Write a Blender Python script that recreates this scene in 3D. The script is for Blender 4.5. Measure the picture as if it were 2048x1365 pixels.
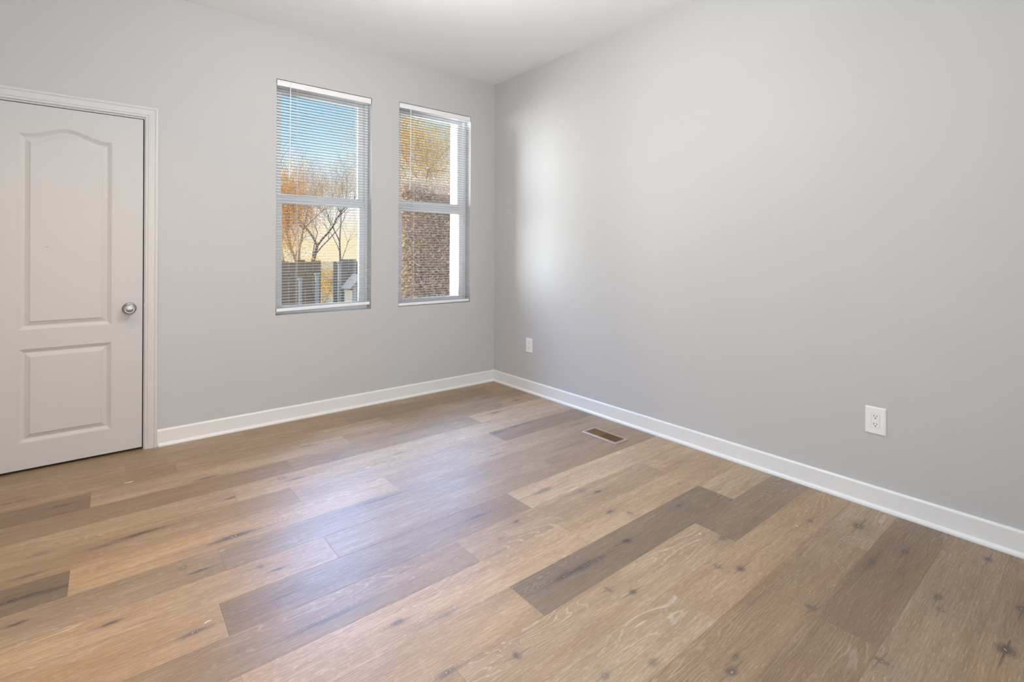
import bpy, bmesh, math, random
from mathutils import Vector, Matrix

random.seed(7)
scene = bpy.context.scene
for o in list(bpy.data.objects):
    bpy.data.objects.remove(o)

# ------------------------------------------------------------------ camera
FPX, CYPX = 996.08, 507.09
YAW, PITCH, ROLL = 0.6811, 0.0006, -0.0042
CAM = Vector((-2.8744, -3.8149, 1.2149))
fwd = Vector((math.sin(YAW) * math.cos(PITCH), math.cos(YAW) * math.cos(PITCH), math.sin(PITCH)))
rgt = Vector((math.cos(YAW), -math.sin(YAW), 0))
dwn = fwd.cross(rgt)
rgt2 = math.cos(ROLL) * rgt + math.sin(ROLL) * dwn
dwn2 = -math.sin(ROLL) * rgt + math.cos(ROLL) * dwn
cam_data = bpy.data.cameras.new('camera')
cam_data.sensor_fit = 'HORIZONTAL'
cam_data.sensor_width = 36.0
cam_data.lens = 36.0 * FPX / 2048
cam_data.shift_x = 0.0
cam_data.shift_y = -(682.5 - CYPX) / 2048
cam_data.clip_start = 0.02
cam_data.clip_end = 500
camera = bpy.data.objects.new('camera', cam_data)
scene.collection.objects.link(camera)
m = Matrix.Identity(4)
for i in range(3):
    m[i][0], m[i][1], m[i][2], m[i][3] = rgt2[i], -dwn2[i], -fwd[i], CAM[i]
camera.matrix_world = m
scene.camera = camera

# ------------------------------------------------------------------ sky, sun, lamps, exposure
world = bpy.data.worlds.new('sky')
scene.world = world
world.use_nodes = True
wn, wl = world.node_tree.nodes, world.node_tree.links
wn.clear()
w_tc = wn.new('ShaderNodeTexCoord')
w_sep = wn.new('ShaderNodeSeparateXYZ')
w_ramp = wn.new('ShaderNodeValToRGB')
w_bg = wn.new('ShaderNodeBackground')
w_out = wn.new('ShaderNodeOutputWorld')
wl.new(w_tc.outputs['Generated'], w_sep.inputs[0])
wl.new(w_sep.outputs['Z'], w_ramp.inputs[0])
wl.new(w_ramp.outputs[0], w_bg.inputs[0])
wl.new(w_bg.outputs[0], w_out.inputs[0])
cr = w_ramp.color_ramp
cr.elements[0].position = 0.0
cr.elements[0].color = (1.0, 0.83, 0.54, 1)
cr.elements[1].position = 1.0
cr.elements[1].color = (0.9, 1.5, 2.6, 1)
for p_, c_ in ((0.035, (1.0, 0.86, 0.60, 1)), (0.075, (1.0, 0.96, 0.88, 1)), (0.14, (0.96, 1.02, 1.03, 1)), (0.20, (0.58, 0.84, 0.98, 1)),
               (0.275, (0.38, 0.69, 0.92, 1)), (0.36, (1.1, 1.7, 2.6, 1)), (0.5, (1.5, 2.2, 3.3, 1))):
    e = cr.elements.new(p_)
    e.color = c_
w_bg.inputs[1].default_value = 1.15


def link_light(name, kind, energy, color, loc, direction=None, **kw):
    d = bpy.data.lights.new(name, kind)
    d.energy = energy
    d.color = color
    for k, v in kw.items():
        setattr(d, k, v)
    o = bpy.data.objects.new(name, d)
    scene.collection.objects.link(o)
    o.location = loc
    if direction is not None:
        o.rotation_euler = Vector(direction).to_track_quat('-Z', 'Y').to_euler()
    return o


link_light('low_sun', 'SUN', 3.6, (1.0, 0.76, 0.46), (-8, 4, 6), (0.93, -0.10, -0.35), angle=0.02)
# ceiling lamp in the middle of the room (above the frame), then three added fills without a real source
link_light('ceiling_lamp', 'POINT', 40, (1.0, 0.945, 0.89), (-1.75, -1.87, 2.42), shadow_soft_size=0.12)
link_light('rear_fill', 'AREA', 42, (0.86, 0.935, 1.0), (-2.55, -4.36, 1.55), (0.0, 1, 0.0),
           shape='RECTANGLE', size=2.3, size_y=2.3)  # added fill from behind the camera; the wall there has no opening
link_light('ceiling_fill', 'AREA', 21, (0.84, 0.93, 1.0), (-2.55, -3.75, 1.55), (0.25, 0.45, 1.0),
           shape='DISK', size=0.3, spread=math.radians(110))  # added fill aimed upwards to brighten the ceiling
link_light('left_warm_fill', 'AREA', 9.0, (1.0, 0.58, 0.28), (-3.05, -1.35, 2.79), (0, 0, -1),
           shape='DISK', size=0.34, spread=math.radians(120))  # added warm fill over the left boards, no second fixture there
# added lamps that boost the window daylight on the side wall and the boards
for nm, x0, x1, k_ in (('left_daylight_fill', -1.90, -1.28, 0.55), ('right_daylight_fill', -0.95, -0.33, 1.0)):
    p_ = link_light(nm, 'AREA', 27 * k_, (0.93, 0.97, 1.0), ((x0 + x1) / 2, 0.40, 1.65), (0.80, -0.60, 0.0),
                    shape='RECTANGLE', size=x1 - x0, size_y=1.55)
    p_.data.spread = math.radians(86)
for nm, x0, x1, ax in (('left_floor_fill', -1.90, -1.28, 0.0), ('right_floor_fill', -0.95, -0.33, 0.0)):
    for zc in (1.00, 1.32, 1.64):  # added on the room side of the blinds for a blue floor sheen
        p_ = link_light(nm, 'AREA', 2.3, (0.32, 0.53, 1.0), ((x0 + x1) / 2, -0.10, zc), (ax, -0.71, -0.69),
                        shape='RECTANGLE', size=x1 - x0, size_y=0.20)
        p_.data.spread = math.radians(72)

scene.view_settings.view_transform = 'Standard'
scene.view_settings.look = 'None'
scene.view_settings.exposure = 0.0
scene.view_settings.gamma = 1.0
scene.view_settings.use_curve_mapping = False

# ------------------------------------------------------------------ helpers
COL = scene.collection


class MB:
    """collects polygons and links them as one mesh object"""

    def __init__(self):
        self.v, self.f = [], []

    def poly(self, *pts):
        n = len(self.v)
        self.v += [tuple(p) for p in pts]
        self.f.append(tuple(range(n, n + len(pts))))

    def box(self, x0, x1, y0, y1, z0, z1):
        n = len(self.v)
        self.v += [(x, y, z) for z in (z0, z1) for y in (y0, y1) for x in (x0, x1)]
        self.f += [tuple(n + i for i in q) for q in
                   ((0, 2, 3, 1), (4, 5, 7, 6), (0, 1, 5, 4), (2, 6, 7, 3), (0, 4, 6, 2), (1, 3, 7, 5))]

    def loops(self, rings, cap0=True, cap1=True, closed=True):
        n0 = len(self.v)
        k = len(rings[0])
        for r in rings:
            self.v += [tuple(p) for p in r]
        for a in range(len(rings) - 1):
            for i in range(k if closed else k - 1):
                j = (i + 1) % k
                self.f.append((n0 + a * k + i, n0 + a * k + j, n0 + (a + 1) * k + j, n0 + (a + 1) * k + i))
        if cap0:
            self.f.append(tuple(n0 + i for i in reversed(range(k))))
        if cap1:
            q = n0 + (len(rings) - 1) * k
            self.f.append(tuple(q + i for i in range(k)))

    def tube(self, pts, radii, seg=8):
        pts = [Vector(p) for p in pts]
        if not hasattr(radii, '__len__'):
            radii = [radii] * len(pts)
        rings = []
        for i, p in enumerate(pts):
            d = (pts[min(i + 1, len(pts) - 1)] - pts[max(i - 1, 0)]).normalized()
            a = d.orthogonal().normalized()
            if abs(d.z) < 0.99:
                a = d.cross(Vector((0, 0, 1))).normalized()
            b = d.cross(a)
            rings.append([p + radii[i] * (math.cos(t) * a + math.sin(t) * b)
                          for t in (2 * math.pi * s / seg for s in range(seg))])
        self.loops(rings)

    def lathe(self, prof, seg=32):
        """profile of (radius, height) about local -Y axis"""
        rings = [[(r * math.cos(t), -h, r * math.sin(t)) for t in (2 * math.pi * s / seg for s in range(seg))]
                 for r, h in prof]
        self.loops(rings)

    def build(self, name, mat, parent=None, loc=None, smooth=False, bevel=0.0, seg=2, merge=False):
        me = bpy.data.meshes.new(name)
        me.from_pydata(self.v, [], self.f)
        bm = bmesh.new()
        bm.from_mesh(me)
        if merge:
            bmesh.ops.remove_doubles(bm, verts=bm.verts, dist=1e-5)
        bmesh.ops.recalc_face_normals(bm, faces=bm.faces)
        bm.to_mesh(me)
        bm.free()
        me.materials.append(mat)
        if smooth:
            for p in me.polygons:
                p.use_smooth = True
        o = bpy.data.objects.new(name, me)
        COL.objects.link(o)
        if parent:
            o.parent = parent
        if loc:
            o.location = loc
        if bevel:
            b = o.modifiers.new('bevel', 'BEVEL')
            b.width = bevel
            b.segments = seg
            b.limit_method = 'ANGLE'
        return o


def tag(o, label=None, cat=None, group=None, kind=None):
    for k, v in (('label', label), ('category', cat), ('group', group), ('kind', kind)):
        if v:
            o[k] = v
    return o


def thing(name, label, cat, loc=(0, 0, 0), group=None, kind=None):
    o = bpy.data.objects.new(name, None)
    COL.objects.link(o)
    o.location = loc
    o.empty_display_size = 0.1
    return tag(o, label, cat, group, kind)


# ------------------------------------------------------------------ materials
def new_mat(name):
    mt = bpy.data.materials.new(name)
    mt.use_nodes = True
    return mt, mt.node_tree.nodes, mt.node_tree.links, mt.node_tree.nodes['Principled BSDF']


def paint(name, col, rough=0.5, spec=0.5, bump=0.0, bscale=350, vary=0.0, metal=0.0):
    mt, n, l, b = new_mat(name)
    b.inputs['Base Color'].default_value = (*col, 1)
    b.inputs['Roughness'].default_value = rough
    b.inputs['Specular IOR Level'].default_value = spec
    b.inputs['Metallic'].default_value = metal
    geo = n.new('ShaderNodeNewGeometry')
    if bump:
        t = n.new('ShaderNodeTexNoise')
        t.inputs['Scale'].default_value = bscale
        t.inputs['Detail'].default_value = 2
        l.new(geo.outputs['Position'], t.inputs['Vector'])
        bp = n.new('ShaderNodeBump')
        bp.inputs['Strength'].default_value = bump
        bp.inputs['Distance'].default_value = 0.001
        l.new(t.outputs[0], bp.inputs['Height'])
        l.new(bp.outputs[0], b.inputs['Normal'])
    if vary:
        t2 = n.new('ShaderNodeTexNoise')
        t2.inputs['Scale'].default_value = 3.0
        l.new(geo.outputs['Position'], t2.inputs['Vector'])
        mx = n.new('ShaderNodeMix')
        mx.data_type = 'RGBA'
        mx.inputs[6].default_value = (*[c * (1 - vary) for c in col], 1)
        mx.inputs[7].default_value = (*[min(1, c * (1 + vary)) for c in col], 1)
        l.new(t2.outputs[0], mx.inputs[0])
        l.new(mx.outputs[2], b.inputs['Base Color'])
    return mt


M = {}
M['wall'] = paint('wall_paint', (0.555, 0.550, 0.542), 0.5, 0.3, 0.22, 420, 0.01)
M['ceiling'] = paint('ceiling_paint', (0.90, 0.91, 0.925), 0.9, 0.2, 0.06, 300, 0.005)
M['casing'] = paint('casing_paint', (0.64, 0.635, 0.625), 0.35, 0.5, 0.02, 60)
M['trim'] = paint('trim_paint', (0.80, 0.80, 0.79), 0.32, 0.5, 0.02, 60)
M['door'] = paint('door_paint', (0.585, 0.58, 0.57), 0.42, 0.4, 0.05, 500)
M['vinyl'] = paint('white_vinyl', (0.93, 0.93, 0.94), 0.35, 0.5, 0.01, 80)
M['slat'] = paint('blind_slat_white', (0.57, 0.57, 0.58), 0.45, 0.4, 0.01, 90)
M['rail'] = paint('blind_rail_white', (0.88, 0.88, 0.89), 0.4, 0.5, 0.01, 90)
M['cord'] = paint('cord_white', (0.82, 0.82, 0.80), 0.8, 0.2, 0.1, 900)
M['plate'] = paint('outlet_plastic', (0.87, 0.87, 0.86), 0.3, 0.5, 0.01, 100)
M['seam'] = paint('outlet_seam_grey', (0.45, 0.45, 0.45), 0.5, 0.3, 0.02, 200)
M['dark'] = paint('dark_slot', (0.01, 0.01, 0.01), 0.7, 0.2, 0.02, 200)
M['gap'] = paint('painted_gap_shade', (0.006, 0.006, 0.006), 0.9, 0.1, 0.02, 200)  # near-black paint standing in for shade in door gaps and duct
M['register'] = paint('register_tan_metal', (0.34, 0.24, 0.18), 0.32, 0.6, 0.05, 300, 0.05)
M['louver'] = paint('register_brown_louver', (0.21, 0.105, 0.035), 0.35, 0.6, 0.05, 300, 0.05)
M['damper'] = paint('register_bronze_damper', (0.13, 0.065, 0.02), 0.4, 0.5, 0.05, 300, 0.05)
M['siding'] = paint('outside_white_board', (0.86, 0.86, 0.86), 0.5, 0.3, 0.03, 120)

# brushed nickel with circular lathe marks
mt, n, l, b = new_mat('brushed_nickel')
b.inputs['Base Color'].default_value = (0.36, 0.345, 0.325, 1)
b.inputs['Metallic'].default_value = 1.0
b.inputs['Roughness'].default_value = 0.25
b.inputs['Anisotropic'].default_value = 0.6
t = n.new('ShaderNodeTexNoise')
t.inputs['Scale'].default_value = 400
bp = n.new('ShaderNodeBump')
bp.inputs['Strength'].default_value = 0.08
bp.inputs['Distance'].default_value = 0.0005
l.new(t.outputs[0], bp.inputs['Height'])
l.new(bp.outputs[0], b.inputs['Normal'])
M['nickel'] = mt

# clear glass: lets light straight through, mirrors a little at grazing angles
mt, n, l, b = new_mat('window_glass')
n.remove(b)
tr = n.new('ShaderNodeBsdfTransparent')
tr.inputs[0].default_value = (0.97, 0.98, 0.98, 1)
gl = n.new('ShaderNodeBsdfGlossy')
gl.inputs['Roughness'].default_value = 0.02
fr = n.new('ShaderNodeFresnel')
fr.inputs[0].default_value = 1.45
mx = n.new('ShaderNodeMixShader')
l.new(fr.outputs[0], mx.inputs[0])
l.new(tr.outputs[0], mx.inputs[1])
l.new(gl.outputs[0], mx.inputs[2])
l.new(mx.outputs[0], n['Material Output'].inputs[0])
M['glass'] = mt


def leaf_mat(name, c0, c1, c2):
    mt, n, l, b = new_mat(name)
    geo = n.new('ShaderNodeNewGeometry')
    rp = n.new('ShaderNodeValToRGB')
    rp.color_ramp.elements[0].color = (*c0, 1)
    rp.color_ramp.elements[1].color = (*c2, 1)
    e = rp.color_ramp.elements.new(0.5)
    e.color = (*c1, 1)
    l.new(geo.outputs['Random Per Island'], rp.inputs[0])
    l.new(rp.outputs[0], b.inputs['Base Color'])
    b.inputs['Roughness'].default_value = 0.7
    tl = n.new('ShaderNodeBsdfTranslucent')
    l.new(rp.outputs[0], tl.inputs[0])
    mx = n.new('ShaderNodeMixShader')
    mx.inputs[0].default_value = 0.4
    l.new(b.outputs[0], mx.inputs[1])
    l.new(tl.outputs[0], mx.inputs[2])
    l.new(mx.outputs[0], n['Material Output'].inputs[0])
    return mt


M['leaf_gold'] = leaf_mat('golden_leaves', (0.55, 0.26, 0.06), (0.85, 0.55, 0.13), (0.95, 0.74, 0.30))
M['leaf_orange'] = leaf_mat('orange_leaves', (0.45, 0.18, 0.05), (0.82, 0.40, 0.09), (0.92, 0.62, 0.22))
M['leaf_brown'] = leaf_mat('brown_leaves', (0.58, 0.42, 0.27), (0.68, 0.50, 0.33), (0.76, 0.58, 0.40))
M['bark_dark'] = paint('dark_bark', (0.10, 0.085, 0.07), 0.9, 0.2, 0.5, 40, 0.3)
M['bark_gold'] = paint('pale_bark', (0.45, 0.30, 0.13), 0.9, 0.2, 0.5, 40, 0.3)
M['twig'] = paint('brown_twig_mass', (0.46, 0.33, 0.21), 0.95, 0.1, 0.8, 60, 0.3)
M['fence'] = paint('weathered_fence_brown', (0.24, 0.155, 0.09), 0.85, 0.2, 0.4, 30, 0.2)
M['fence_grey'] = paint('weathered_fence_grey', (0.24, 0.185, 0.13), 0.85, 0.2, 0.4, 30, 0.2)
M['post'] = paint('pale_post_wood', (0.36, 0.33, 0.28), 0.7, 0.3, 0.3, 30, 0.1)
M['shed'] = paint('pale_shed_boards', (0.40, 0.38, 0.35), 0.6, 0.3, 0.1, 40, 0.05)
M['roof'] = paint('grey_shed_roof', (0.24, 0.22, 0.20), 0.8, 0.2, 0.3, 60, 0.1)
M['ground'] = paint('leaf_strewn_ground', (0.34, 0.26, 0.15), 0.95, 0.1, 0.6, 12, 0.35)

# ------------------------------------------------------------------ floor planks
ROW_W, ROW_Y0, PL = 0.1868, -0.161, 1.2715
JOINT = {-2: -0.50, -1: -0.90, 0: -0.254, 1: -0.030, 2: -0.395, 3: -0.79, 4: -1.107, 5: -0.87, 6: -0.44, 7: -1.25, 8: -0.884,
         9: -0.03, 10: -0.46, 11: -0.032, 12: -0.462, 13: -0.81, 14: -0.03, 15: -0.453, 16: -1.02, 17: -0.20,
         18: -0.66, 19: -0.95, 20: -0.3, 21: -0.7, 22: -0.1, 23: -0.5}
# tone of the planks of a row, from the right wall to the left
TONE = {-2: (1.0,), -1: (.97, .92, .95), 0: (1.0, .88, .95, .97), 1: (.98, .92, .97, .93), 2: (1.0, .88, 1.05, .74),
        3: (1.08, .87, .86, .88), 4: (1.04, 1.08, 1.03, 1.06), 5: (.78, 1.0, .93, .95), 6: (.92, .97, 1.07, .66),
        7: (.88, .88, .96, 1.02), 8: (.86, .90, 1.05, 1.04), 9: (1.13, 1.13, .80, 1.05), 10: (1.04, .98, .88, .92),
        11: (1.05, 1.06, 1.12, 1.0), 12: (1.08, .72, 1.05, 1.0), 13: (.80, 1.02, 1.0, .98), 14: (1.0, 1.0, 1.06, 1.0),
        15: (.96, .86, 1.0, .95), 16: (.74, .76, .95, 1.0), 17: (.92, .90, 1.0, .9), 18: (.84, .92, .88, .9)}
X_L, X_R, Y_F, Y_B = -3.95, 0.0, -4.40, 0.168
KNOT = [  # x, y, half length, half width, strength, light core
    (-2.456, -.700, .055, .016, .9, 1), (-3.224, -.422, .05, .016, .7, 1), (-3.041, -.607, .05, .018, .6, 1),
    (-2.754, -1.141, .085, .018, .95, 0), (-2.883, -1.159, .07, .014, .6, 0), (-3.084, -1.07, .04, .02, .5, 0),
    (-3.104, -1.229, .05, .014, .6, 0), (-3.023, -1.39, .06, .014, .8, 1), (-3.139, -1.378, .10, .013, 1.0, 1),
    (-3.104, -1.538, .026, .011, .95, 0), (-2.864, -1.726, .028, .011, .95, 0), (-2.650, -1.531, .014, .020, .55, 1),
    (-2.599, -1.593, .04, .010, .85, 0), (-2.656, -1.943, .04, .015, .85, 1), (-2.143, -.955, .016, .022, .55, 1),
    (-2.088, -1.007, .04, .012, .85, 0), (-2.384, -1.028, .05, .018, .8, 0), (-2.455, -1.415, .085, .020, 1.0, 1),
    (-1.903, -.572, .03, .012, .8, 0), (-1.499, -1.033, .035, .012, .7, 1), (-2.414, -1.708, .014, .020, .6, 1),
    (-2.362, -1.768, .035, .011, .85, 0), (-2.132, -2.311, .026, .016, .9, 1), (-.395, -.414, .04, .02, .7, 0),
    (-.237, -.636, .04, .02, .8, 0), (-.571, -.782, .06, .02, .9, 0), (-.738, -.913, .025, .014, .7, 0),
    (-.862, -1.13, .10, .022, .8, 1), (-.60, -1.10, .10, .02, .7, 1), (-1.141, -1.935, .055, .017, .85, 1),
    (-.986, -2.059, .016, .02, .5, 1), (-.93, -2.118, .022, .014, .9, 0), (-1.54, -1.93, .06, .012, .7, 0),
    (-1.431, -2.075, .017, .013, .85, 0), (-1.57, -2.139, .016, .010, .6, 1), (-1.031, -2.286, .022, .014, .9, 0),
    (-1.53, -2.484, .05, .018, .85, 1), (-1.43, -2.49, .06, .02, .9, 1), (-1.359, -2.494, .03, .016, .8, 1),
    (-1.464, -2.637, .010, .022, .7, 1), (-2.109, -2.581, .036, .017, .75, 1), (-1.911, -2.658, .014, .017, .85, 0),
    (-1.758, -2.872, .016, .016, .75, 1), (-1.987, -2.376, .03, .015, .5, 0), (-.52, -2.329, .014, .014, .6, 0),
    (-.281, -2.172, .03, .012, .6, 1), (-1.164, -2.485, .022, .018, .95, 0), (-.968, -2.351, .009, .022, .6, 0),
    (-.733, -2.456, .02, .014, .7, 0), (-.82, -2.729, .025, .02, .9, 1), (-1.027, -2.817, .009, .024, .75, 1),
    (-.971, -2.879, .018, .018, .95, 0), (-.381, -2.910, .017, .015, 1.0, 1), (-1.407, -2.701, .017, .016, .95, 0),
    (-1.611, -2.931, .018, .015, .6, 0), (-1.399, -3.074, .018, .014, .7, 1), (-1.46, -3.093, .020, .020, .9, 1),
    (-.259, -3.063, .026, .026, .95, 1), (-.337, -3.247, .018, .016, .85, 1), (-.99, -3.139, .014, .030, .7, 1),
    (-.577, -3.397, .022, .016, .8, 1), (-.655, -3.416, .018, .014, .7, 1), (-1.073, -3.352, .013, .03, .7, 1),
    (-.721, -3.584, .028, .030, 1.05, 1), (-.138, -3.471, .022, .022, .9, 0), (-.433, -3.594, .02, .024, .9, 1),
    (-.529, -3.184, .06, .018, .7, 0), (-.27, -1.35, .06, .014, .55, 0), (-.62, -1.60, .12, .012, .5, 0),
    (-1.85, -1.50, .12, .014, .5, 0), (-2.30, -2.15, .15, .016, .6, 0), (-1.05, -1.42, .06, .014, .5, 0)]

bm = bmesh.new()
uvl = bm.loops.layers.uv.new('plank_uv')
tone_l = bm.faces.layers.float.new('plank_tone')
seed_l = bm.faces.layers.float.new('plank_seed')
knot_l = [(bm.faces.layers.float_vector.new('knot_%s_place' % q), bm.faces.layers.float_vector.new('knot_%s_shape' % q),
           bm.faces.layers.float.new('knot_%s_core' % q)) for q in 'ab']
rnd = random.Random(11)
for r in range(-2, 24):
    yt = ROW_Y0 - r * ROW_W
    yb = yt - ROW_W
    if yt <= Y_F:
        break
    cuts = [JOINT[r] - k * PL for k in range(-1, 5)]
    for k in range(len(cuts) - 1):
        xr, xl = cuts[k], cuts[k + 1]
        cx0, cx1, cy0, cy1 = max(xl, X_L), min(xr, X_R), max(yb, Y_F), min(yt, Y_B)
        if cx1 - cx0 < 0.002 or cy1 - cy0 < 0.002:
            continue
        tn = TONE.get(r)
        tone = tn[min(k, len(tn) - 1)] if tn else rnd.uniform(.8, 1.08)
        sd = rnd.uniform(0, 40)
        mine = sorted(q for q in KNOT if cx0 < q[0] < cx1 and cy0 < q[1] < cy1)
        xs_ = [cx0] + [q[0] for q in mine] + [cx1]
        for i in range(len(xs_) - 1):
            if xs_[i + 1] - xs_[i] < 1e-4:
                continue
            f = bm.faces.new([bm.verts.new(c) for c in ((xs_[i], cy0, 0), (xs_[i + 1], cy0, 0), (xs_[i + 1], cy1, 0),
                                                        (xs_[i], cy1, 0))])
            for lp in f.loops:
                co = lp.vert.co
                lp[uvl].uv = ((co.x - xl), (co.y - yb))
            f[tone_l] = tone
            f[seed_l] = sd
            near = [mine[i - 1] if i > 0 else None, mine[i] if i < len(mine) else None]
            for (pl_, sh_, co_), q in zip(knot_l, near):
                if q:
                    f[pl_] = (q[0], q[1], 0)
                    f[sh_] = (1 / (q[2] * 1.25), 1 / (q[3] * .92), q[4])
                    f[co_] = q[5]
                else:
                    f[pl_] = (50, 50, 0)
                    f[sh_] = (10, 10, 0)
me = bpy.data.meshes.new('floor')
bm.to_mesh(me)
bm.free()

mt, n, l, b = new_mat('oak_plank_floor')


def N(tp, **kw):
    x = n.new(tp)
    for k, v in kw.items():
        setattr(x, k, v)
    return x


def math_(op, a, c=None, d=None, clamp=False):
    x = N('ShaderNodeMath', operation=op)
    x.use_clamp = clamp
    for i, q in enumerate((a, c, d)):
        if q is None:
            continue
        if isinstance(q, (int, float)):
            x.inputs[i].default_value = q
        else:
            l.new(q, x.inputs[i])
    return x.outputs[0]


def vmath(op, a, c):
    x = N('ShaderNodeVectorMath', operation=op)
    for i, q in enumerate((a, c)):
        if isinstance(q, tuple):
            x.inputs[i].default_value = q
        else:
            l.new(q, x.inputs[i])
    return x


def noise(vec, scale, detail=2, rough=0.5, dist=0.0):
    x = N('ShaderNodeTexNoise')
    x.inputs['Scale'].default_value = scale
    x.inputs['Detail'].default_value = detail
    x.inputs['Roughness'].default_value = rough
    x.inputs['Distortion'].default_value = dist
    l.new(vec, x.inputs['Vector'])
    return x.outputs[0]


def mix(fac, a, c, blend='MIX'):
    x = N('ShaderNodeMix', data_type='RGBA', blend_type=blend)
    for i, q in ((0, fac), (6, a), (7, c)):
        if isinstance(q, (int, float)):
            x.inputs[i].default_value = q
        elif isinstance(q, tuple):
            x.inputs[i].default_value = (*q, 1)
        else:
            l.new(q, x.inputs[i])
    return x.outputs[2]


def remap(v, a, c, d, e, smooth=False):
    x = N('ShaderNodeMapRange')
    if smooth:
        x.interpolation_type = 'SMOOTHSTEP'
    l.new(v, x.inputs[0])
    for i, q in enumerate((a, c, d, e)):
        x.inputs[i + 1].default_value = q
    return x.outputs[0]


geo = N('ShaderNodeNewGeometry')
pos = geo.outputs['Position']
a_t = N('ShaderNodeAttribute', attribute_name='plank_tone')
a_s = N('ShaderNodeAttribute', attribute_name='plank_seed')
uvn = N('ShaderNodeUVMap', uv_map='plank_uv')
seed = N('ShaderNodeCombineXYZ')
l.new(math_('MULTIPLY', a_s.outputs['Fac'], 3.7), seed.inputs[0])
l.new(math_('MULTIPLY', a_s.outputs['Fac'], 1.9), seed.inputs[1])
pv = vmath('ADD', pos, seed.outputs[0]).outputs[0]
# knots: one warped position, summed soft spots
wob = N('ShaderNodeTexNoise')
wob.inputs['Scale'].default_value = 30
wob.inputs['Detail'].default_value = 2
l.new(pos, wob.inputs['Vector'])
wv = vmath('MULTIPLY', vmath('SUBTRACT', wob.outputs['Color'], (.5, .5, .5)).outputs[0], (0.034, 0.014, 0)).outputs[0]
kp = vmath('ADD', pos, wv).outputs[0]
ksum = core = halo = None
for q_ in 'ab':
    pl_ = N('ShaderNodeAttribute', attribute_name='knot_%s_place' % q_)
    sh_ = N('ShaderNodeAttribute', attribute_name='knot_%s_shape' % q_)
    co_ = N('ShaderNodeAttribute', attribute_name='knot_%s_core' % q_)
    ss = N('ShaderNodeSeparateXYZ')
    l.new(sh_.outputs['Vector'], ss.inputs[0])
    sc = N('ShaderNodeCombineXYZ')
    l.new(ss.outputs[0], sc.inputs[0])
    l.new(ss.outputs[1], sc.inputs[1])
    dv = vmath('MULTIPLY', vmath('SUBTRACT', kp, pl_.outputs['Vector']).outputs[0], sc.outputs[0])
    ln = N('ShaderNodeVectorMath', operation='LENGTH')
    l.new(dv.outputs[0], ln.inputs[0])
    q = ln.outputs['Value']
    k1 = math_('MULTIPLY', remap(q, 0.0, 1.35, 1.0, 0.0, True), ss.outputs[2])
    k2 = math_('MULTIPLY', remap(q, 0.0, 4.0, 1.0, 0.0, True), math_('MINIMUM', math_('MULTIPLY', ss.outputs[2], 9.0), 1.0))
    k3 = math_('MULTIPLY', remap(q, 0.12, 0.42, 1.0, 0.0, True), co_.outputs['Fac'])
    # thin dark check running out of the knot along the grain
    sd_ = N('ShaderNodeSeparateXYZ')
    dc = vmath('MULTIPLY', vmath('SUBTRACT', pos, pl_.outputs['Vector']).outputs[0], sc.outputs[0])
    l.new(dc.outputs[0], sd_.inputs[0])
    thin = remap(math_('ABSOLUTE', math_('ADD', sd_.outputs[1], math_('MULTIPLY', sd_.outputs[0], 0.05))), 0.03, 0.16, 1.0, 0.0, True)
    run_ = remap(math_('ABSOLUTE', sd_.outputs[0]), 1.0, 5.0, 1.0, 0.0, True)
    ck = math_('MULTIPLY', math_('MULTIPLY', thin, run_), math_('MULTIPLY', ss.outputs[2], 0.75))
    k1 = math_('MAXIMUM', k1, ck)
    ksum = k1 if ksum is None else math_('MAXIMUM', ksum, k1)
    halo = k2 if halo is None else math_('MAXIMUM', halo, k2)
    core = k3 if core is None else math_('MAXIMUM', core, k3)
# grain
g_fine = noise(vmath('MULTIPLY', pv, (9, 210, 1)).outputs[0], 1.0, 4, 0.62)
g_mid = noise(vmath('MULTIPLY', pv, (1.5, 24, 1)).outputs[0], 1.0, 3, 0.55, 0.6)
g_big = noise(vmath('MULTIPLY', pv, (0.9, 5.0, 1)).outputs[0], 1.0, 2, 0.5)
g_cloud = noise(vmath('MULTIPLY', pv, (2.0, 6.0, 1)).outputs[0], 1.0, 2, 0.5, 0.4)
# growth rings: contour lines of a slow field bent round the knots, as light cerused pores
sep = N('ShaderNodeSeparateXYZ')
l.new(pos, sep.inputs[0])
field = math_('ADD', math_('MULTIPLY', sep.outputs['Y'], 3.0), math_('MULTIPLY', g_big, 1.1))
field = math_('ADD', field, math_('MULTIPLY', halo, 0.42))
field = math_('ADD', field, math_('MULTIPLY', g_mid, 0.10))
ring = math_('ABSOLUTE', math_('SUBTRACT', math_('FRACT', math_('MULTIPLY', field, 24.0)), 0.5))
ring_l = remap(ring, 0.36, 0.5, 0.0, 1.0, True)
patch = remap(noise(vmath('MULTIPLY', pv, (1.3, 4.0, 1)).outputs[0], 1.0, 1), 0.48, 0.66, 0.0, 1.0, True)
ring_m = math_('MULTIPLY', ring_l, math_('MAXIMUM', patch, math_('MULTIPLY', halo, 0.9)))
# dark mineral streaks along the grain
streak = remap(noise(vmath('MULTIPLY', pv, (2.4, 95, 1)).outputs[0], 1.0, 3, 0.6), 0.60, 0.74, 0.0, 1.0, True)
streak = math_('MULTIPLY', streak, remap(g_cloud, 0.45, 0.65, 0.0, 1.0, True))

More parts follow.
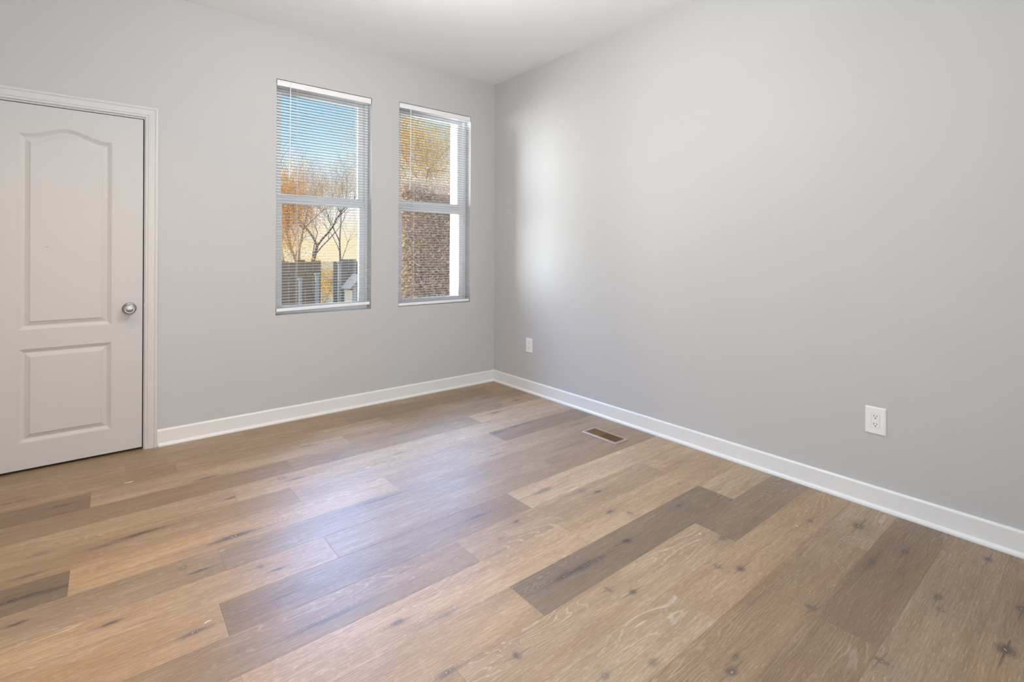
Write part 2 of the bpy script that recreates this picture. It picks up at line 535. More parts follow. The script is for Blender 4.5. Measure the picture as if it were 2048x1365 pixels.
col = mix(remap(g_cloud, 0.3, 0.72, 0, 1), (0.420, 0.290, 0.165), (0.285, 0.188, 0.100))
col = mix(remap(g_mid, 0.40, 0.66, 0.0, 0.9), col, (0.29, 0.180, 0.092))
col = mix(remap(g_fine, 0.42, 0.70, 0.0, 0.50), col, (0.24, 0.146, 0.074))
col = mix(remap(g_fine, 0.50, 0.28, 0.0, 0.30), col, (0.60, 0.45, 0.29))
pore = noise(vmath('MULTIPLY', pv, (34, 420, 1)).outputs[0], 1.0, 2, 0.6)
col = mix(remap(pore, 0.56, 0.74, 0.0, 0.55, True), col, (0.66, 0.55, 0.43))
col = mix(remap(pore, 0.44, 0.28, 0.0, 0.50, True), col, (0.17, 0.11, 0.065))
col = mix(math_('MULTIPLY', ring_m, 0.42), col, (0.66, 0.56, 0.45))
col = mix(math_('MULTIPLY', streak, 0.62), col, (0.11, 0.075, 0.055))
col = mix(math_('MULTIPLY', halo, 0.28), col, (0.23, 0.15, 0.10))
kd = math_('MULTIPLY', ksum, remap(g_fine, 0.3, 0.65, 0.75, 1.0))
col = mix(kd, col, (0.030, 0.024, 0.022))
cw = math_('MULTIPLY', core, remap(noise(pos, 140, 2), 0.50, 0.60, 0.0, 0.75, True))
col = mix(cw, col, (0.62, 0.52, 0.42))
tn3 = N('ShaderNodeCombineColor')
t2 = math_('POWER', a_t.outputs['Fac'], 1.8)
for i in range(3):
    l.new(t2, tn3.inputs[i])
col = mix(1.0, col, tn3.outputs[0], 'MULTIPLY')
hue = math_('FRACT', math_('MULTIPLY', a_s.outputs['Fac'], 7.31))
col = mix(1.0, col, mix(hue, (1.04, 0.985, 0.93), (0.965, 1.0, 1.06)), 'MULTIPLY')
# plank seams (micro-bevel)
su = N('ShaderNodeSeparateXYZ')
l.new(uvn.outputs[0], su.inputs[0])
ex = math_('MINIMUM', su.outputs[0], math_('SUBTRACT', PL, su.outputs[0]))
ey = math_('MINIMUM', su.outputs[1], math_('SUBTRACT', ROW_W, su.outputs[1]))
edge = math_('MINIMUM', ex, ey)
seam = remap(edge, 0.0003, 0.0016, 1.0, 0.0, True)
col = mix(math_('MULTIPLY', seam, 0.45), col, (0.16, 0.11, 0.075))
# a few white paint specks left on the boards
for sx, sy, sa, sb in ((-2.616, -1.915, .016, .0028), (-2.785, -.505, .018, .006), (-.872, -2.651, .004, .004),
                       (-.477, -2.890, .004, .004), (-1.12, -2.66, .003, .003), (-1.80, -.60, .004, .004)):
    dv = vmath('MULTIPLY', vmath('SUBTRACT', kp, (sx, sy, 0)).outputs[0], (1 / sa, 1 / sb, 0))
    ln = N('ShaderNodeVectorMath', operation='LENGTH')
    l.new(dv.outputs[0], ln.inputs[0])
    col = mix(remap(ln.outputs['Value'], 0.7, 1.2, 0.9, 0.0), col, (0.78, 0.72, 0.66))
l.new(col, b.inputs['Base Color'])
l.new(remap(g_fine, 0.3, 0.7, 0.38, 0.50), b.inputs['Roughness'])
b.inputs['Specular IOR Level'].default_value = 1.0
hb = math_('SUBTRACT', math_('SUBTRACT', math_('MULTIPLY', g_fine, 0.35), math_('MULTIPLY', seam, 1.2)),
           math_('MULTIPLY', ring_m, 0.2))
bp = N('ShaderNodeBump')
bp.inputs['Strength'].default_value = 0.35
bp.inputs['Distance'].default_value = 0.0012
l.new(hb, bp.inputs['Height'])
l.new(bp.outputs[0], b.inputs['Normal'])
M['floor'] = mt
me.materials.append(mt)
floor = bpy.data.objects.new('floor', me)
COL.objects.link(floor)
tag(floor, 'warm grey-brown oak look plank floor with dark knots', 'floor', kind='structure')

# ------------------------------------------------------------------ room shell
H = 2.8325
WALL_T = 0.17
W1 = (-1.948, -1.235, 0.766, 2.458)      # x0, x1, z0, z1 of the openings
W2 = (-0.998, -0.278, 0.768, 2.478)
DX0, DX1, DZ = -3.440, -2.700, 2.040     # door opening (inside of the jambs)


def wall_grid(mb, xs, zs, y0, y1, holes):
    """a thick wall made of one grid with openings"""
    def hole(i, k):
        cx, cz = (xs[i] + xs[i + 1]) / 2, (zs[k] + zs[k + 1]) / 2
        return any(h[0] < cx < h[1] and h[2] < cz < h[3] for h in holes)
    nx, nz = len(xs) - 1, len(zs) - 1
    for i in range(nx):
        for k in range(nz):
            if hole(i, k):
                continue
            a, c, d, e = xs[i], xs[i + 1], zs[k], zs[k + 1]
            mb.poly((a, y0, d), (c, y0, d), (c, y0, e), (a, y0, e))
            mb.poly((a, y1, d), (a, y1, e), (c, y1, e), (c, y1, d))
            if i == 0 or hole(i - 1, k):
                mb.poly((a, y0, d), (a, y0, e), (a, y1, e), (a, y1, d))
            if i == nx - 1 or hole(i + 1, k):
                mb.poly((c, y0, d), (c, y1, d), (c, y1, e), (c, y0, e))
            if k == 0 or hole(i, k - 1):
                mb.poly((a, y0, d), (a, y1, d), (c, y1, d), (c, y0, d))
            if k == nz - 1 or hole(i, k + 1):
                mb.poly((a, y0, e), (c, y0, e), (c, y1, e), (a, y1, e))


mb = MB()
holes = [W1, W2, (DX0 - 0.02, DX1 + 0.02, -0.1, DZ + 0.02)]
xs = sorted({X_L - .1, .17, W1[0], W1[1], W2[0], W2[1], DX0 - 0.02, DX1 + 0.02})
zs = sorted({-0.02, W1[2], W1[3], W2[2], W2[3], DZ + 0.02, H + .02})
wall_grid(mb, xs, zs, 0.0, WALL_T, holes)
o = mb.build('wall_back', M['wall'], merge=True)
tag(o, 'pale grey wall with two windows and a white door', 'wall', kind='structure')
mb = MB()
mb.box(0.0, 0.17, Y_F - .1, 0.0, -.02, H + .02)
tag(mb.build('wall_right', M['wall']), 'pale grey wall with two outlets on the right', 'wall', kind='structure')
mb = MB()
mb.box(X_L - .1, X_L, Y_F - .1, 0.0, -.02, H + .02)
tag(mb.build('wall_left', M['wall']), 'pale grey wall left of the door', 'wall', kind='structure')
mb = MB()
mb.box(X_L, 0.0, Y_F - .1, Y_F, -.02, H + .02)
tag(mb.build('wall_front', M['wall']), 'pale grey wall behind the viewer', 'wall', kind='structure')
mb = MB()
mb.box(X_L - .1, .17, Y_F - .1, WALL_T, H, H + .12)
tag(mb.build('ceiling', M['ceiling']), 'smooth white ceiling', 'ceiling', kind='structure')


# ------------------------------------------------------------------ baseboards with shoe moulding
def base_profile():
    return [(0, 0), (.0125, 0), (.0125, .093), (.0115, .098), (.009, .1015), (.005, .1035), (0, .104)]


def shoe_profile():
    p = [(.0125, 0), (.0255, 0)]
    for k in range(0, 7):
        a = k / 6 * math.pi / 2
        p.append((.0125 + .013 * math.cos(a), .003 + .016 * math.sin(a)))
    return p


def run_back(prof, xa, xb, mitre):
    rings = [[(xa, -d, z) for d, z in prof], [(xb - (d if mitre else 0), -d, z) for d, z in prof]]
    mb = MB()
    mb.loops(rings)
    return mb


def run_right(prof, ya, yb):
    mb = MB()
    mb.loops([[(-d, ya - d, z) for d, z in prof], [(-d, yb, z) for d, z in prof]])
    return mb


CAS_R = -2.6335
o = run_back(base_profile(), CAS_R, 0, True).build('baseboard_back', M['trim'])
tag(o, 'white baseboard below the two windows', 'baseboard', kind='structure')
run_back(shoe_profile(), CAS_R + .006, 0, True).build('shoe_molding', M['trim'], o)
o = run_right(base_profile(), 0, Y_F).build('baseboard_right', M['trim'])
tag(o, 'white baseboard along the right wall', 'baseboard', kind='structure')
run_right(shoe_profile(), 0, Y_F).build('shoe_molding', M['trim'], o)

# ------------------------------------------------------------------ door, jamb, casing
door = thing('door_1', 'white two panel door with arched top panel and nickel knob', 'door', (-3.065, 0, 0),
             kind='structure')
OX = 3.065          # children are modelled in room coordinates and moved back by this
SX0, SX1, SZ0, SZ1 = -3.420, -2.7095, 0.016, 2.0305


def panel_outline(x0, x1, z0, z1, arch, off):
    x0, x1, z0, z1 = x0 + off, x1 - off, z0 + off, z1 - off
    pts = [(x0, z0), (x1, z0)]
    if arch:
        K = 28
        for k in range(K + 1):
            t_ = k / K
            u = min(max((t_ - 0.06) / 0.88, 0), 1)
            pts.append((x1 + (x0 - x1) * t_, z1 + arch * (0.5 - 0.5 * math.cos(2 * math.pi * u))))
    else:
        pts += [(x1, z1), (x0, z1)]
    return pts


YF = 0.0005       # front face of the slab
prof = [(0.0, 0.0), (0.0012, 0.0022), (0.0042, 0.0026), (0.0055, 0.0040), (0.019, 0.0110), (0.0235, 0.0112),
        (0.043, 0.0042), (0.0445, 0.0016), (0.047, 0.0008)]
bm = bmesh.new()


def ring_verts(pts, y):
    return [bm.verts.new((x, y, z)) for x, z in pts]


def ring_edges(vs):
    return [bm.edges.new((vs[i], vs[(i + 1) % len(vs)])) for i in range(len(vs))]


outer = ring_verts([(SX0, SZ0), (SX1, SZ0), (SX1, SZ1), (SX0, SZ1)], YF)
fill_edges = ring_edges(outer)
for spec in ((-3.2565, -2.8595, 0.7825, 1.8655, 0.049), (-3.2545, -2.8595, 0.1600, 0.6765, 0.0)):
    rings = [ring_verts(panel_outline(*spec[:4], spec[4], off), YF + d) for off, d in prof]
    for a, c in zip(rings[:-1], rings[1:]):
        for i in range(len(a)):
            j = (i + 1) % len(a)
            bm.faces.new((a[i], a[j], c[j], c[i]))
    bm.faces.new(rings[-1])
    es = [bm.edges.get((rings[0][i], rings[0][(i + 1) % len(rings[0])])) for i in range(len(rings[0]))]
    fill_edges += es
bmesh.ops.triangle_fill(bm, use_beauty=True, use_dissolve=False, edges=fill_edges)
back = ring_verts([(SX0, SZ0), (SX1, SZ0), (SX1, SZ1), (SX0, SZ1)], YF + .035)
for i in range(4):
    j = (i + 1) % 4
    bm.faces.new((outer[i], outer[j], back[j], back[i]))
bm.faces.new(back)
for v in bm.verts:
    v.co.x += OX
bmesh.ops.recalc_face_normals(bm, faces=bm.faces)
me = bpy.data.meshes.new('door_leaf')
bm.to_mesh(me)
bm.free()
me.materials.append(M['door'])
leaf = bpy.data.objects.new('door_leaf', me)
COL.objects.link(leaf)
leaf.parent = door
mb = MB()   # small dark scratch on the upper panel
mb.tube([(-3.150 + OX, YF + .0006, 1.2425), (-3.143 + OX, YF + .0006, 1.2422), (-3.136 + OX, YF + .0006, 1.2405)],
        [.0004, .0009, .0005], 6)
tag(mb.build('scuff_mark', M['dark'], leaf), 'small dark scratch on the upper panel')

# jambs, then an added black board that puts shade into the door gaps
mb = MB()
mb.box(DX1 - .004 + OX, DX1 + .018 + OX, -.0005, .165, 0.0, DZ + .018)
mb.box(DX0 - .018 + OX, DX0 + .004 + OX, -.0005, .165, 0.0, DZ + .018)
mb.box(DX0 + .004 + OX, DX1 - .004 + OX, -.0005, .165, DZ - .005, DZ + .018)
mb.build('jamb', M['door'], door)
mb = MB()
mb.box(DX0 + .004 + OX, DX1 - .004 + OX, .045, .06, 0.001, DZ - .005)
mb.build('gap_shade_board', M['gap'], door)

KX, KZ = -2.7745, 0.872
knob = MB()
prof = [(0.0, .020), (.0125, .020), (.0125, .034), (.0145, .037), (.0215, .041), (.0262, .046), (.0275, .052),
        (.0268, .058), (.0240, .0625), (.0205, .0645), (.0198, .0640), (.0150, .0655), (.0085, .0665), (.0, .0668)]
knob.lathe([(max(r * 1.14, .0004), h) for r, h in prof], 40)
ko = knob.build('door_knob', M['nickel'], door, (KX + OX, YF, KZ), smooth=True)
ros = MB()
ros.lathe([(.0355, 0.0), (.0355, .003), (.0340, .006), (.0270, .009), (.016, .011), (.0135, .022), (.0004, .022)], 40)
ros.build('rosette', M['nickel'], ko, smooth=True)
mb = MB()
mb.box(DX1 - .0046 + OX, DX1 + .004 + OX, -.0015, .02, .843, .900)
tag(mb.build('strike_plate', M['nickel'], door, bevel=.0006), 'metal strike plate')

# casing: profiled moulding mitred round the opening
cprof = [(0.0, 0.0), (0.0, .0085), (.003, .0105), (.0095, .0112), (.0105, .0088), (.0130, .0090), (.0150, .0120),
         (.0230, .0130), (.0400, .0150), (.0440, .0150), (.0455, .0138), (.0475, .0138), (.0500, .0172), (.0560, .0182),
         (.0610, .0176), (.0645, .0150), (.0655, .0110), (.0655, 0.0)]
ix0, ix1, iz = DX0 - .002, DX1 + .001, DZ + .006
rings = []
for (px, pz, sx, sz) in ((ix1, 0.0, 1, 0), (ix1, iz, 1, 1), (ix0, iz, -1, 1), (ix0, 0.0, -1, 0)):
    rings.append([(px + sx * w, -h, pz + sz * w) for w, h in cprof])
mb = MB()
mb.loops(rings)
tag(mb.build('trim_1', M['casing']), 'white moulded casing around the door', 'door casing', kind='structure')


# ------------------------------------------------------------------ windows
def frame_box(mb, x0, x1, z0, z1, y0, y1, wl, wr, wt, wb):
    """rectangular frame as one ring of four mitre-less members"""
    mb.box(x0, x0 + wl, y0, y1, z0, z1)
    mb.box(x1 - wr, x1, y0, y1, z0, z1)
    mb.box(x0 + wl, x1 - wr, y0, y1, z1 - wt, z1)
    mb.box(x0 + wl, x1 - wr, y0, y1, z0, z0 + wb)


def make_window(name, W, gx0, gx1, label):
    x0, x1, z0, z1 = W
    root = thing(name, label, 'window', ((x0 + x1) / 2, .11, z0), kind='structure')
    ox, oy, oz = -(x0 + x1) / 2, -.11, -z0

    def sh(mb):
        mb.v = [(a + ox, c + oy, d + oz) for a, c, d in mb.v]
        return mb
    mb = MB()
    frame_box(mb, x0, x1, z0, z1, .080, .169, .022, .022, .028, .028)
    frame_box(mb, x0 + .022, x1 - .022, z0 + .028, z1 - .028, .150, .166, .012, .012, .010, .012)
    sh(mb).build('window_frame', M['vinyl'], root, bevel=.002)
    # lower sash (inner track) and upper sash (outer track)
    mb = MB()
    frame_box(mb, x0 + .0225, x1 - .0225, z0 + .0285, 1.632, .088, .116, gx0 - x0 - .0225, x1 - gx1 - .0225,
              1.632 - 1.578, .826 - z0 - .0285)
    mb.box(gx0 - .01, gx1 + .01, .083, .088, 1.600, 1.612)
    lo = sh(mb).build('lower_sash', M['vinyl'], root, bevel=.0025)
    mb = MB()
    mb.box(gx0 - .004, gx1 + .004, .100, .104, .823, 1.581)
    sh(mb).build('glass_pane', M['glass'], lo)
    mb = MB()
    frame_box(mb, x0 + .0225, x1 - .0225, 1.600, z1 - .0285, .119, .147, gx0 - x0 - .0225, x1 - gx1 - .0225,
              .034, z1 - .0285 - 2.378)
    up = sh(mb).build('upper_sash', M['vinyl'], root, bevel=.0025)
    mb = MB()
    mb.box(gx0 - .004, gx1 + .004, .131, .135, 1.630, 2.382)
    sh(mb).build('glass_pane', M['glass'], up)
    mb = MB()
    xm = (gx0 + gx1) / 2
    mb.box(xm - .03, xm + .03, .094, .112, 1.632, 1.640)
    mb.box(xm - .012, xm + .020, .098, .108, 1.640, 1.648)
    sh(mb).build('sash_lock', M['vinyl'], lo, bevel=.001)
    return root


make_window('window_1', W1, -1.885, -1.300, 'left white double hung window showing blue sky and bare branches')
make_window('window_2', W2, -0.924, -0.345, 'right white double hung window near the corner')
mb = MB()
mb.box(-.290, -.17, WALL_T + .001, .335, .2, 2.75)
tag(mb.build('trim_2', M['siding'], bevel=.004), 'white outside corner board beside the right window', 'trim',
    kind='structure')


# ------------------------------------------------------------------ mini blinds
def make_blind(W, label, wand_x, cord_xs, rail_z, tilt_z):
    x0, x1, z0, z1 = W
    xa, xb = x0 + .006, x1 - .008
    cx = (xa + xb) / 2
    root = thing('window_blind', label, 'blind', (cx, .022, z1 - .004))

    def sh(mb):
        mb.v = [(a - cx, c - .022, d - z1 + .004) for a, c, d in mb.v]
        return mb
    mb = MB()    # head rail with rolled lips
    mb.loops([[(x, .004, z1 - .046), (x, .002, z1 - .044), (x, .002, z1 - .038), (x, .0035, z1 - .036),
               (x, .0035, z1 - .012), (x, .002, z1 - .010), (x, .002, z1 - .006), (x, .004, z1 - .004),
               (x, .040, z1 - .004), (x, .042, z1 - .006), (x, .042, z1 - .046)] for x in (xa, xb)])
    hr = sh(mb).build('head_rail', M['rail'], root)
    mb = MB()
    for x in (xa - .001, xb - .002):
        mb = MB()
        mb.box(x, x + .003, .001, .043, z1 - .047, z1 - .003)
        sh(mb).build('end_cap', M['rail'], hr)
    # slats: one mesh of all the curved blades
    top, bot, pitch = z1 - .060, rail_z + .016, .0213
    ns = int(round((top - bot) / pitch))
    mb = MB()
    for k in range(ns + 1):
        f_ = k / ns
        zc = top - (top - bot) * f_
        ring = []
        for e_ in (xa + .002, xb - .002):
            dz = tilt_z * (e_ - cx) / (xb - xa) * f_
            up_, lo_ = [], []
            for q in range(6):
                u = q / 5 - .5
                yy = .022 + .0250 * u
                zz = zc + dz + .0022 * (1 - 4 * u * u)
                up_.append((e_, yy, zz + .00022))
                lo_.append((e_, yy, zz - .00022))
            ring.append(lo_ + up_[::-1])
        mb.loops(ring)
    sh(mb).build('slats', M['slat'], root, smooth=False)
    mb = MB()    # bottom rail
    rr = []
    for e_ in (xa + .001, xb - .001):
        dz = tilt_z * (e_ - cx) / (xb - xa)
        rr.append([(e_, y, rail_z + dz + z) for y, z in ((.011, -.016), (.009, -.013), (.009, .004), (.012, .007),
                                                         (.032, .007), (.035, .004), (.035, -.013), (.033, -.016))])
    mb.loops(rr)
    br = sh(mb).build('bottom_rail', M['rail'], root)
    for cxx in cord_xs:
        mb = MB()
        for y in (.0090, .0350):
            mb.tube([(cxx, y, z1 - .05), (cxx + .001, y, (z1 + rail_z) / 2), (cxx, y, rail_z + .008)], .0007, 5)
        mb.tube([(cxx + .006, .0085, z1 - .05), (cxx + .006, .0085, rail_z + .007)], .0008, 5)
        sh(mb).build('ladder_cord', M['cord'], root)
    mb = MB()    # wand hanging in front on a small hook
    mb.tube([(wand_x, -.0045, z1 - .030), (wand_x + .001, -.0050, z1 - .058)], .0016, 6)
    mb.tube([(wand_x + .001, -.0050, z1 - .055), (wand_x - .001, -.0055, 2.0), (wand_x - .006, -.0060, 1.752)],
            [.0034, .0036, .0044], 6)
    sh(mb).build('tilt_wand', M['rail'], root)
    return root


make_blind(W1, 'white mini blind with open slats in the left window beside the door', -1.856, (-1.806, -1.368),
           .812, .012)
make_blind(W2, 'white mini blind with open slats in the right window nearest the corner', -.894, (-.858, -.372),
           .790, .003)


# ------------------------------------------------------------------ wall outlets
def make_outlet(yc, zc, w, h, label):
    root = thing('electrical_outlet', label, 'outlet', (0, yc, zc), group='white wall outlets')
    mb = MB()
    pw, ph = w / 2, h / 2
    rings = []
    for d, s in ((0.0, 0.0), (.0035, .0), (.0055, .0022), (.0066, .0068)):
        rings.append([(-d, -pw + s, -ph + s), (-d, pw - s, -ph + s), (-d, pw - s, ph - s), (-d, -pw + s, ph - s)])
    mb.loops(rings)
    mb.build('cover_plate', M['plate'], root)
    mb = MB()
    mb.box(-.0076, -.0064, -.0166, .0166, -.0335, .0335)
    rc = mb.build('receptacle', M['plate'], root, bevel=.0008)
    for s in (-1, 1):
        sl = MB()
        cz = s * .0190
        sl.box(-.0079, -.0074, .0048, .0070, cz + .0000, cz + .0085)
        sl.box(-.0079, -.0074, -.0070, -.0048, cz + .0008, cz + .0075)
        sl.loops([[(x, .0026 * math.cos(a), cz - .0062 + .0028 * math.sin(a)) for a in
                   [2 * math.pi * q / 12 for q in range(12)]] for x in (-.0074, -.0079)])
        sl.build('socket_slots', M['dark'], rc)
    fr_ = MB()   # hairline around the insert
    frame = ((-.0174, .0174, .0337, .0343), (-.0174, .0174, -.0343, -.0337), (.0168, .0174, -.0343, .0343),
             (-.0174, -.0168, -.0343, .0343))
    for y0, y1, z0, z1 in frame:
        fr_.box(-.0068, -.0060, y0, y1, z0, z1)
    fr_.build('insert_seam', M['seam'], rc)
    for s in (-1, 1):
        sc = MB()
        sc.loops([[(x, .0028 * math.cos(a), s * (.0483) + .0028 * math.sin(a)) for a in
                   [2 * math.pi * q / 12 for q in range(12)]] for x in (-.0060, -.0072)])
        sc.build('screw', M['plate'], root)
    return root


make_outlet(-.5155, .4105, .080, .124, 'small white wall outlet nearest the room corner, below the bright patch')
make_outlet(-3.0565, .4180, .084, .130, 'white wall outlet at the far right, nearest the viewer')

# ------------------------------------------------------------------ floor register
RX0, RX1, RY0, RY1 = -.360, -.226, -1.774, -1.470
rc_x, rc_y = (RX0 + RX1) / 2, (RY0 + RY1) / 2
reg = thing('floor_register', 'tan metal floor vent with brown louvers set in the planks', 'floor vent',
            (rc_x, rc_y, 0))


def rrect(x0, x1, y0, y1, r, z, K=5):
    pts = []
    for (cx_, cy_, a0) in ((x1 - r, y1 - r, 0), (x0 + r, y1 - r, 90), (x0 + r, y0 + r, 180), (x1 - r, y0 + r, 270)):
        for q in range(K + 1):
            a = math.radians(a0 + 90 * q / K)
            pts.append((cx_ + r * math.cos(a) - rc_x, cy_ + r * math.sin(a) - rc_y, z))
    return pts


IX0, IX1, IY0, IY1 = -.340, -.247, -1.748, -1.495
mb = MB()
mb.loops([rrect(RX0, RX1, RY0, RY1, .013, 0.0004), rrect(RX0, RX1, RY0, RY1, .013, .0018),
          rrect(RX0 + .004, RX1 - .004, RY0 + .004, RY1 - .004, .010, .0050),
          rrect(IX0, IX1, IY0, IY1, .003, .0056), rrect(IX0, IX1, IY0, IY1, .003, .0010)], cap0=False, cap1=False)
mb.build('register_frame', M['register'], reg)
mb = MB()
mb.box(IX0 - rc_x, IX1 - rc_x, IY0 - rc_y, -1.600 - rc_y, .0006, .0010)  # flat black plate in place of the dark open duct
tag(mb.build('duct_shade_plate', M['gap'], reg), 'black plate for the shade of the open duct half')
mb = MB()
mb.box(IX0 - rc_x, IX1 - rc_x, -1.600 - rc_y, IY1 - rc_y, .0006, .0012)
tag(mb.build('damper', M['damper'], reg), 'bronze damper plate')
NL = 17
for k in range(NL):
    y = IY0 + (k + 1) / (NL + 1) * (IY1 - IY0)
    mb = MB()
    mb.loops([[(x - rc_x, y - .0030 - rc_y, .0011), (x - rc_x, y - .0024 - rc_y, .0034),
               (x - rc_x, y + .0024 - rc_y, .0040), (x - rc_x, y + .0030 - rc_y, .0011)] for x in (IX0, IX1)])
    mb.build('louver', M['louver'], reg)

# ------------------------------------------------------------------ outside: ground, fence, hedge, trees
GZ = -.45
mb = MB()
mb.poly((-40, .4, GZ), (60, .4, GZ), (60, 120, GZ - .5), (-40, 120, GZ - .5))
tag(mb.build('ground', M['ground']), 'brown leaf strewn ground outside the windows', 'ground', kind='structure')


def branch(mb, tips, p, d, length, rad, depth, rng, spread, seg=5, bend=.25):
    pts, rr = [p], [rad]
    n_ = 4
    q = p
    dd = d.copy()
    for k in range(n_):
        dd = (dd + Vector((rng.uniform(-1, 1), rng.uniform(-1, 1), rng.uniform(-.5, .8))) * bend).normalized()
        q = q + dd * (length / n_)
        pts.append(q)
        rr.append(rad * (1 - .42 * (k + 1) / n_))
    mb.tube(pts, rr, seg)
    if depth == 0:
        tips.append(q)
        return
    kids = rng.choice((2, 3, 3))
    for c in range(kids + 2):
        at = pts[-1] if c < kids else pts[rng.choice((2, 3))]
        side = Vector((rng.uniform(-1, 1), rng.uniform(-1, 1), rng.uniform(-.25, .8))).normalized()
        nd = (dd * (1.1 - spread) + side * spread).normalized()
        branch(mb, tips, at, nd, length * rng.uniform(.58, .82), rr[-1] * (.78 if c < kids else .5), depth - 1, rng,
               spread, max(3, seg - 1), bend)
    tips.append(pts[2])


def leaves(tips, count, spread, size, rng, stretch=1.0):
    mb = MB()
    for k in range(count):
        c = rng.choice(tips) + Vector((rng.gauss(0, spread), rng.gauss(0, spread), rng.gauss(0, spread * stretch)))
        a = Vector((rng.uniform(-1, 1), rng.uniform(-1, 1), rng.uniform(-1, 1))).normalized()
        bb = a.orthogonal().normalized()
        s = size * rng.uniform(.6, 1.3)
        mb.poly(c - a * s, c + bb * s * .5, c + a * s, c - bb * s * .5)
    return mb


def make_tree(name, label, base, height, rad, depth, seed_, leafcount, leafmat, bark, spread=.55, lspread=.22,
              lsize=.07, bend=.22, lean=(0, 0), group=None):
    rng = random.Random(seed_)
    root = thing(name, label, 'tree', base, group=group)
    mb, tips = MB(), []
    branch(mb, tips, Vector((0, 0, 0)), Vector((lean[0], lean[1], 1)).normalized(), height * .42, rad, depth, rng,
           spread, 8, bend)
    mb.build('trunk_and_branches', bark, root, smooth=True)
    if leafcount:
        leaves(tips, leafcount, lspread, lsize, rng).build('foliage', leafmat, root)
    return root


make_tree('golden_tree', 'golden leaved tree behind the fence at the left of the left window', (1.12, 9.3, GZ), 3.2,
          .075, 5, 3, 26000, M['leaf_orange'], M['bark_gold'], .40, .13, .020, .16)
make_tree('bare_tree', 'dark bare tree in the middle of the left window', (2.62, 14.0, GZ), 4.6, .085, 6, 14, 0,
          M['leaf_orange'], M['bark_dark'], .48, .2, .04, .22, (.05, 0))
make_tree('slender_tree', 'slender bare tree at the right of the left window', (6.2, 21.0, GZ), 5.4, .07, 6, 23, 0,
          M['leaf_gold'], M['bark_dark'], .46, .2, .04, .20, (-.03, 0))
make_tree('yellow_tree', 'dense yellow leaved tree filling the top of the right window', (3.45, 6.0, GZ), 4.9, .10, 5,
          8, 42000, M['leaf_gold'], M['bark_gold'], .50, .19, .022)
make_tree('orange_bush', 'low orange bush seen through the gap in the fence', (.98, 7.6, GZ), 1.25, .03, 4, 31,
          4000, M['leaf_gold'], M['bark_gold'], .50, .08, .022, .2)
make_tree('bare_shrub', 'twiggy bare shrub rising over the fence at the left window', (-.35, 7.9, GZ), 1.7, .022, 5, 41,
          0, M['leaf_gold'], M['bark_dark'], .55, .1, .02, .25)


def make_fence(label, x0, x1, y, top, mat):
    root = thing('wooden_fence', label, 'fence', ((x0 + x1) / 2, y, GZ))
    ox = (x0 + x1) / 2
    mb = MB()
    nb = max(2, int((x1 - x0) / .145))
    rng = random.Random(int(abs(x0 * 100)) + 3)
    for k in range(nb):
        a = x0 + (x1 - x0) * k / nb - ox
        c = x0 + (x1 - x0) * (k + .93) / nb - ox
        mb.box(a, c, -.01, .01, .04, top - GZ + rng.uniform(-.03, .02))
    mb.build('pickets', mat, root)
    for z in (.35, top - GZ - .3):
        mb = MB()
        mb.box(x0 - ox, x1 - ox, .01, .05, z, z + .08)
        mb.build('rail', mat, root)
    return root


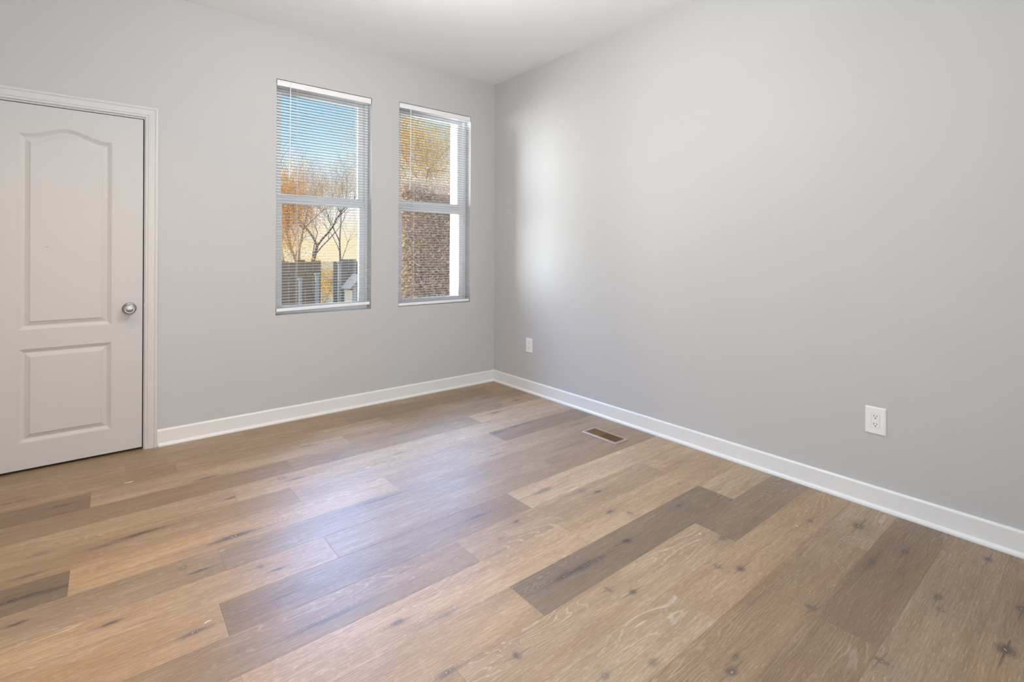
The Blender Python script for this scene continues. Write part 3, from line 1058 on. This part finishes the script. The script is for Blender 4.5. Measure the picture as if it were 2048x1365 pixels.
make_fence('brown wooden fence at the bottom left of the left window', -6.0, .33, 6.0, 1.06, M['fence'])
make_fence('grey brown wooden fence at the bottom right of the left window', .56, 1.35, 6.0, 1.07, M['fence_grey'])
for i, (px_, top_, w_, lab) in enumerate(((-.13, .72, .026, 'short pale post in front of the brown fence'),
                                         (.17, .80, .030, 'pale post left of the gap in the fence'),
                                         (.595, 1.02, .028, 'tall pale post right of the gap in the fence'))):
    mb = MB()
    mb.box(-w_, w_, -w_, w_, 0, top_ - GZ)
    mb.box(-w_ - .015, w_ + .015, -w_ - .015, w_ + .015, top_ - GZ, top_ - GZ + .03)
    o = mb.build('fence_post', M['post'], None, (px_, 5.75, GZ), bevel=.006)
    tag(o, lab, 'post', group='pale posts at the fence')
shed = thing('garden_shed', 'small pale gabled shed in front of the grey brown fence', 'shed', (.84, 5.45, GZ))
mb = MB()
mb.loops([[(-.19, y, 0), (.19, y, 0), (.19, y, 1.02), (0, y, 1.22), (-.19, y, 1.02)] for y in (-.2, .2)])
mb.build('shed_wall', M['shed'], shed)
mb = MB()
for s in (-1, 1):
    mb.loops([[(s * .24, y, .985), (0, y, 1.238), (0, y, 1.262), (s * .25, y, 1.0)] for y in (-.25, .25)])
mb.build('shed_roof', M['roof'], shed)

# hedge with dry brown leaves close to the right window
hedge = thing('hedge', 'tall hedge of dry brown leaves filling the lower right window', 'hedge', (1.6, 3.1, GZ))
rng = random.Random(5)
mb = MB()
for k in range(26):
    x = -1.15 + k * .10
    p0 = Vector((x, rng.uniform(-.15, .25), 0))
    pts = [p0]
    for s in range(5):
        pts.append(pts[-1] + Vector((rng.uniform(-.06, .06), rng.uniform(-.05, .05), .5)))
    mb.tube(pts, [.007, .006, .005, .004, .003, .002], 5)
mb.build('stems', M['bark_dark'], hedge)
mb = MB()
mb.loops([[(-1.10, -.16, z), (1.55, -.16, z), (1.55, .30, z), (-1.10, .30, z)] for z in (.02, 1.2, 2.58)])
mb.build('dense_core', M['twig'], hedge)
mb = MB()
for k in range(38000):
    x = rng.uniform(-1.16, 1.6)
    z = rng.uniform(0, 2.74)
    y = rng.uniform(-.30, -.12) if k % 5 else rng.uniform(-.25, .35)
    if k % 5 == 0:
        z = rng.uniform(2.52, 2.84)
    if z > 2.62 + .10 * math.sin(x * 5.1) and rng.random() < .6:
        continue
    c = Vector((x, y, z))
    a = Vector((rng.uniform(-1, 1), rng.uniform(-1, 1), rng.uniform(-1, 1))).normalized()
    bb = a.orthogonal().normalized()
    q = .024 * rng.uniform(.7, 1.3)
    mb.poly(c - a * q, c + bb * q * .6, c + a * q, c - bb * q * .6)
mb.build('foliage', M['leaf_brown'], hedge)
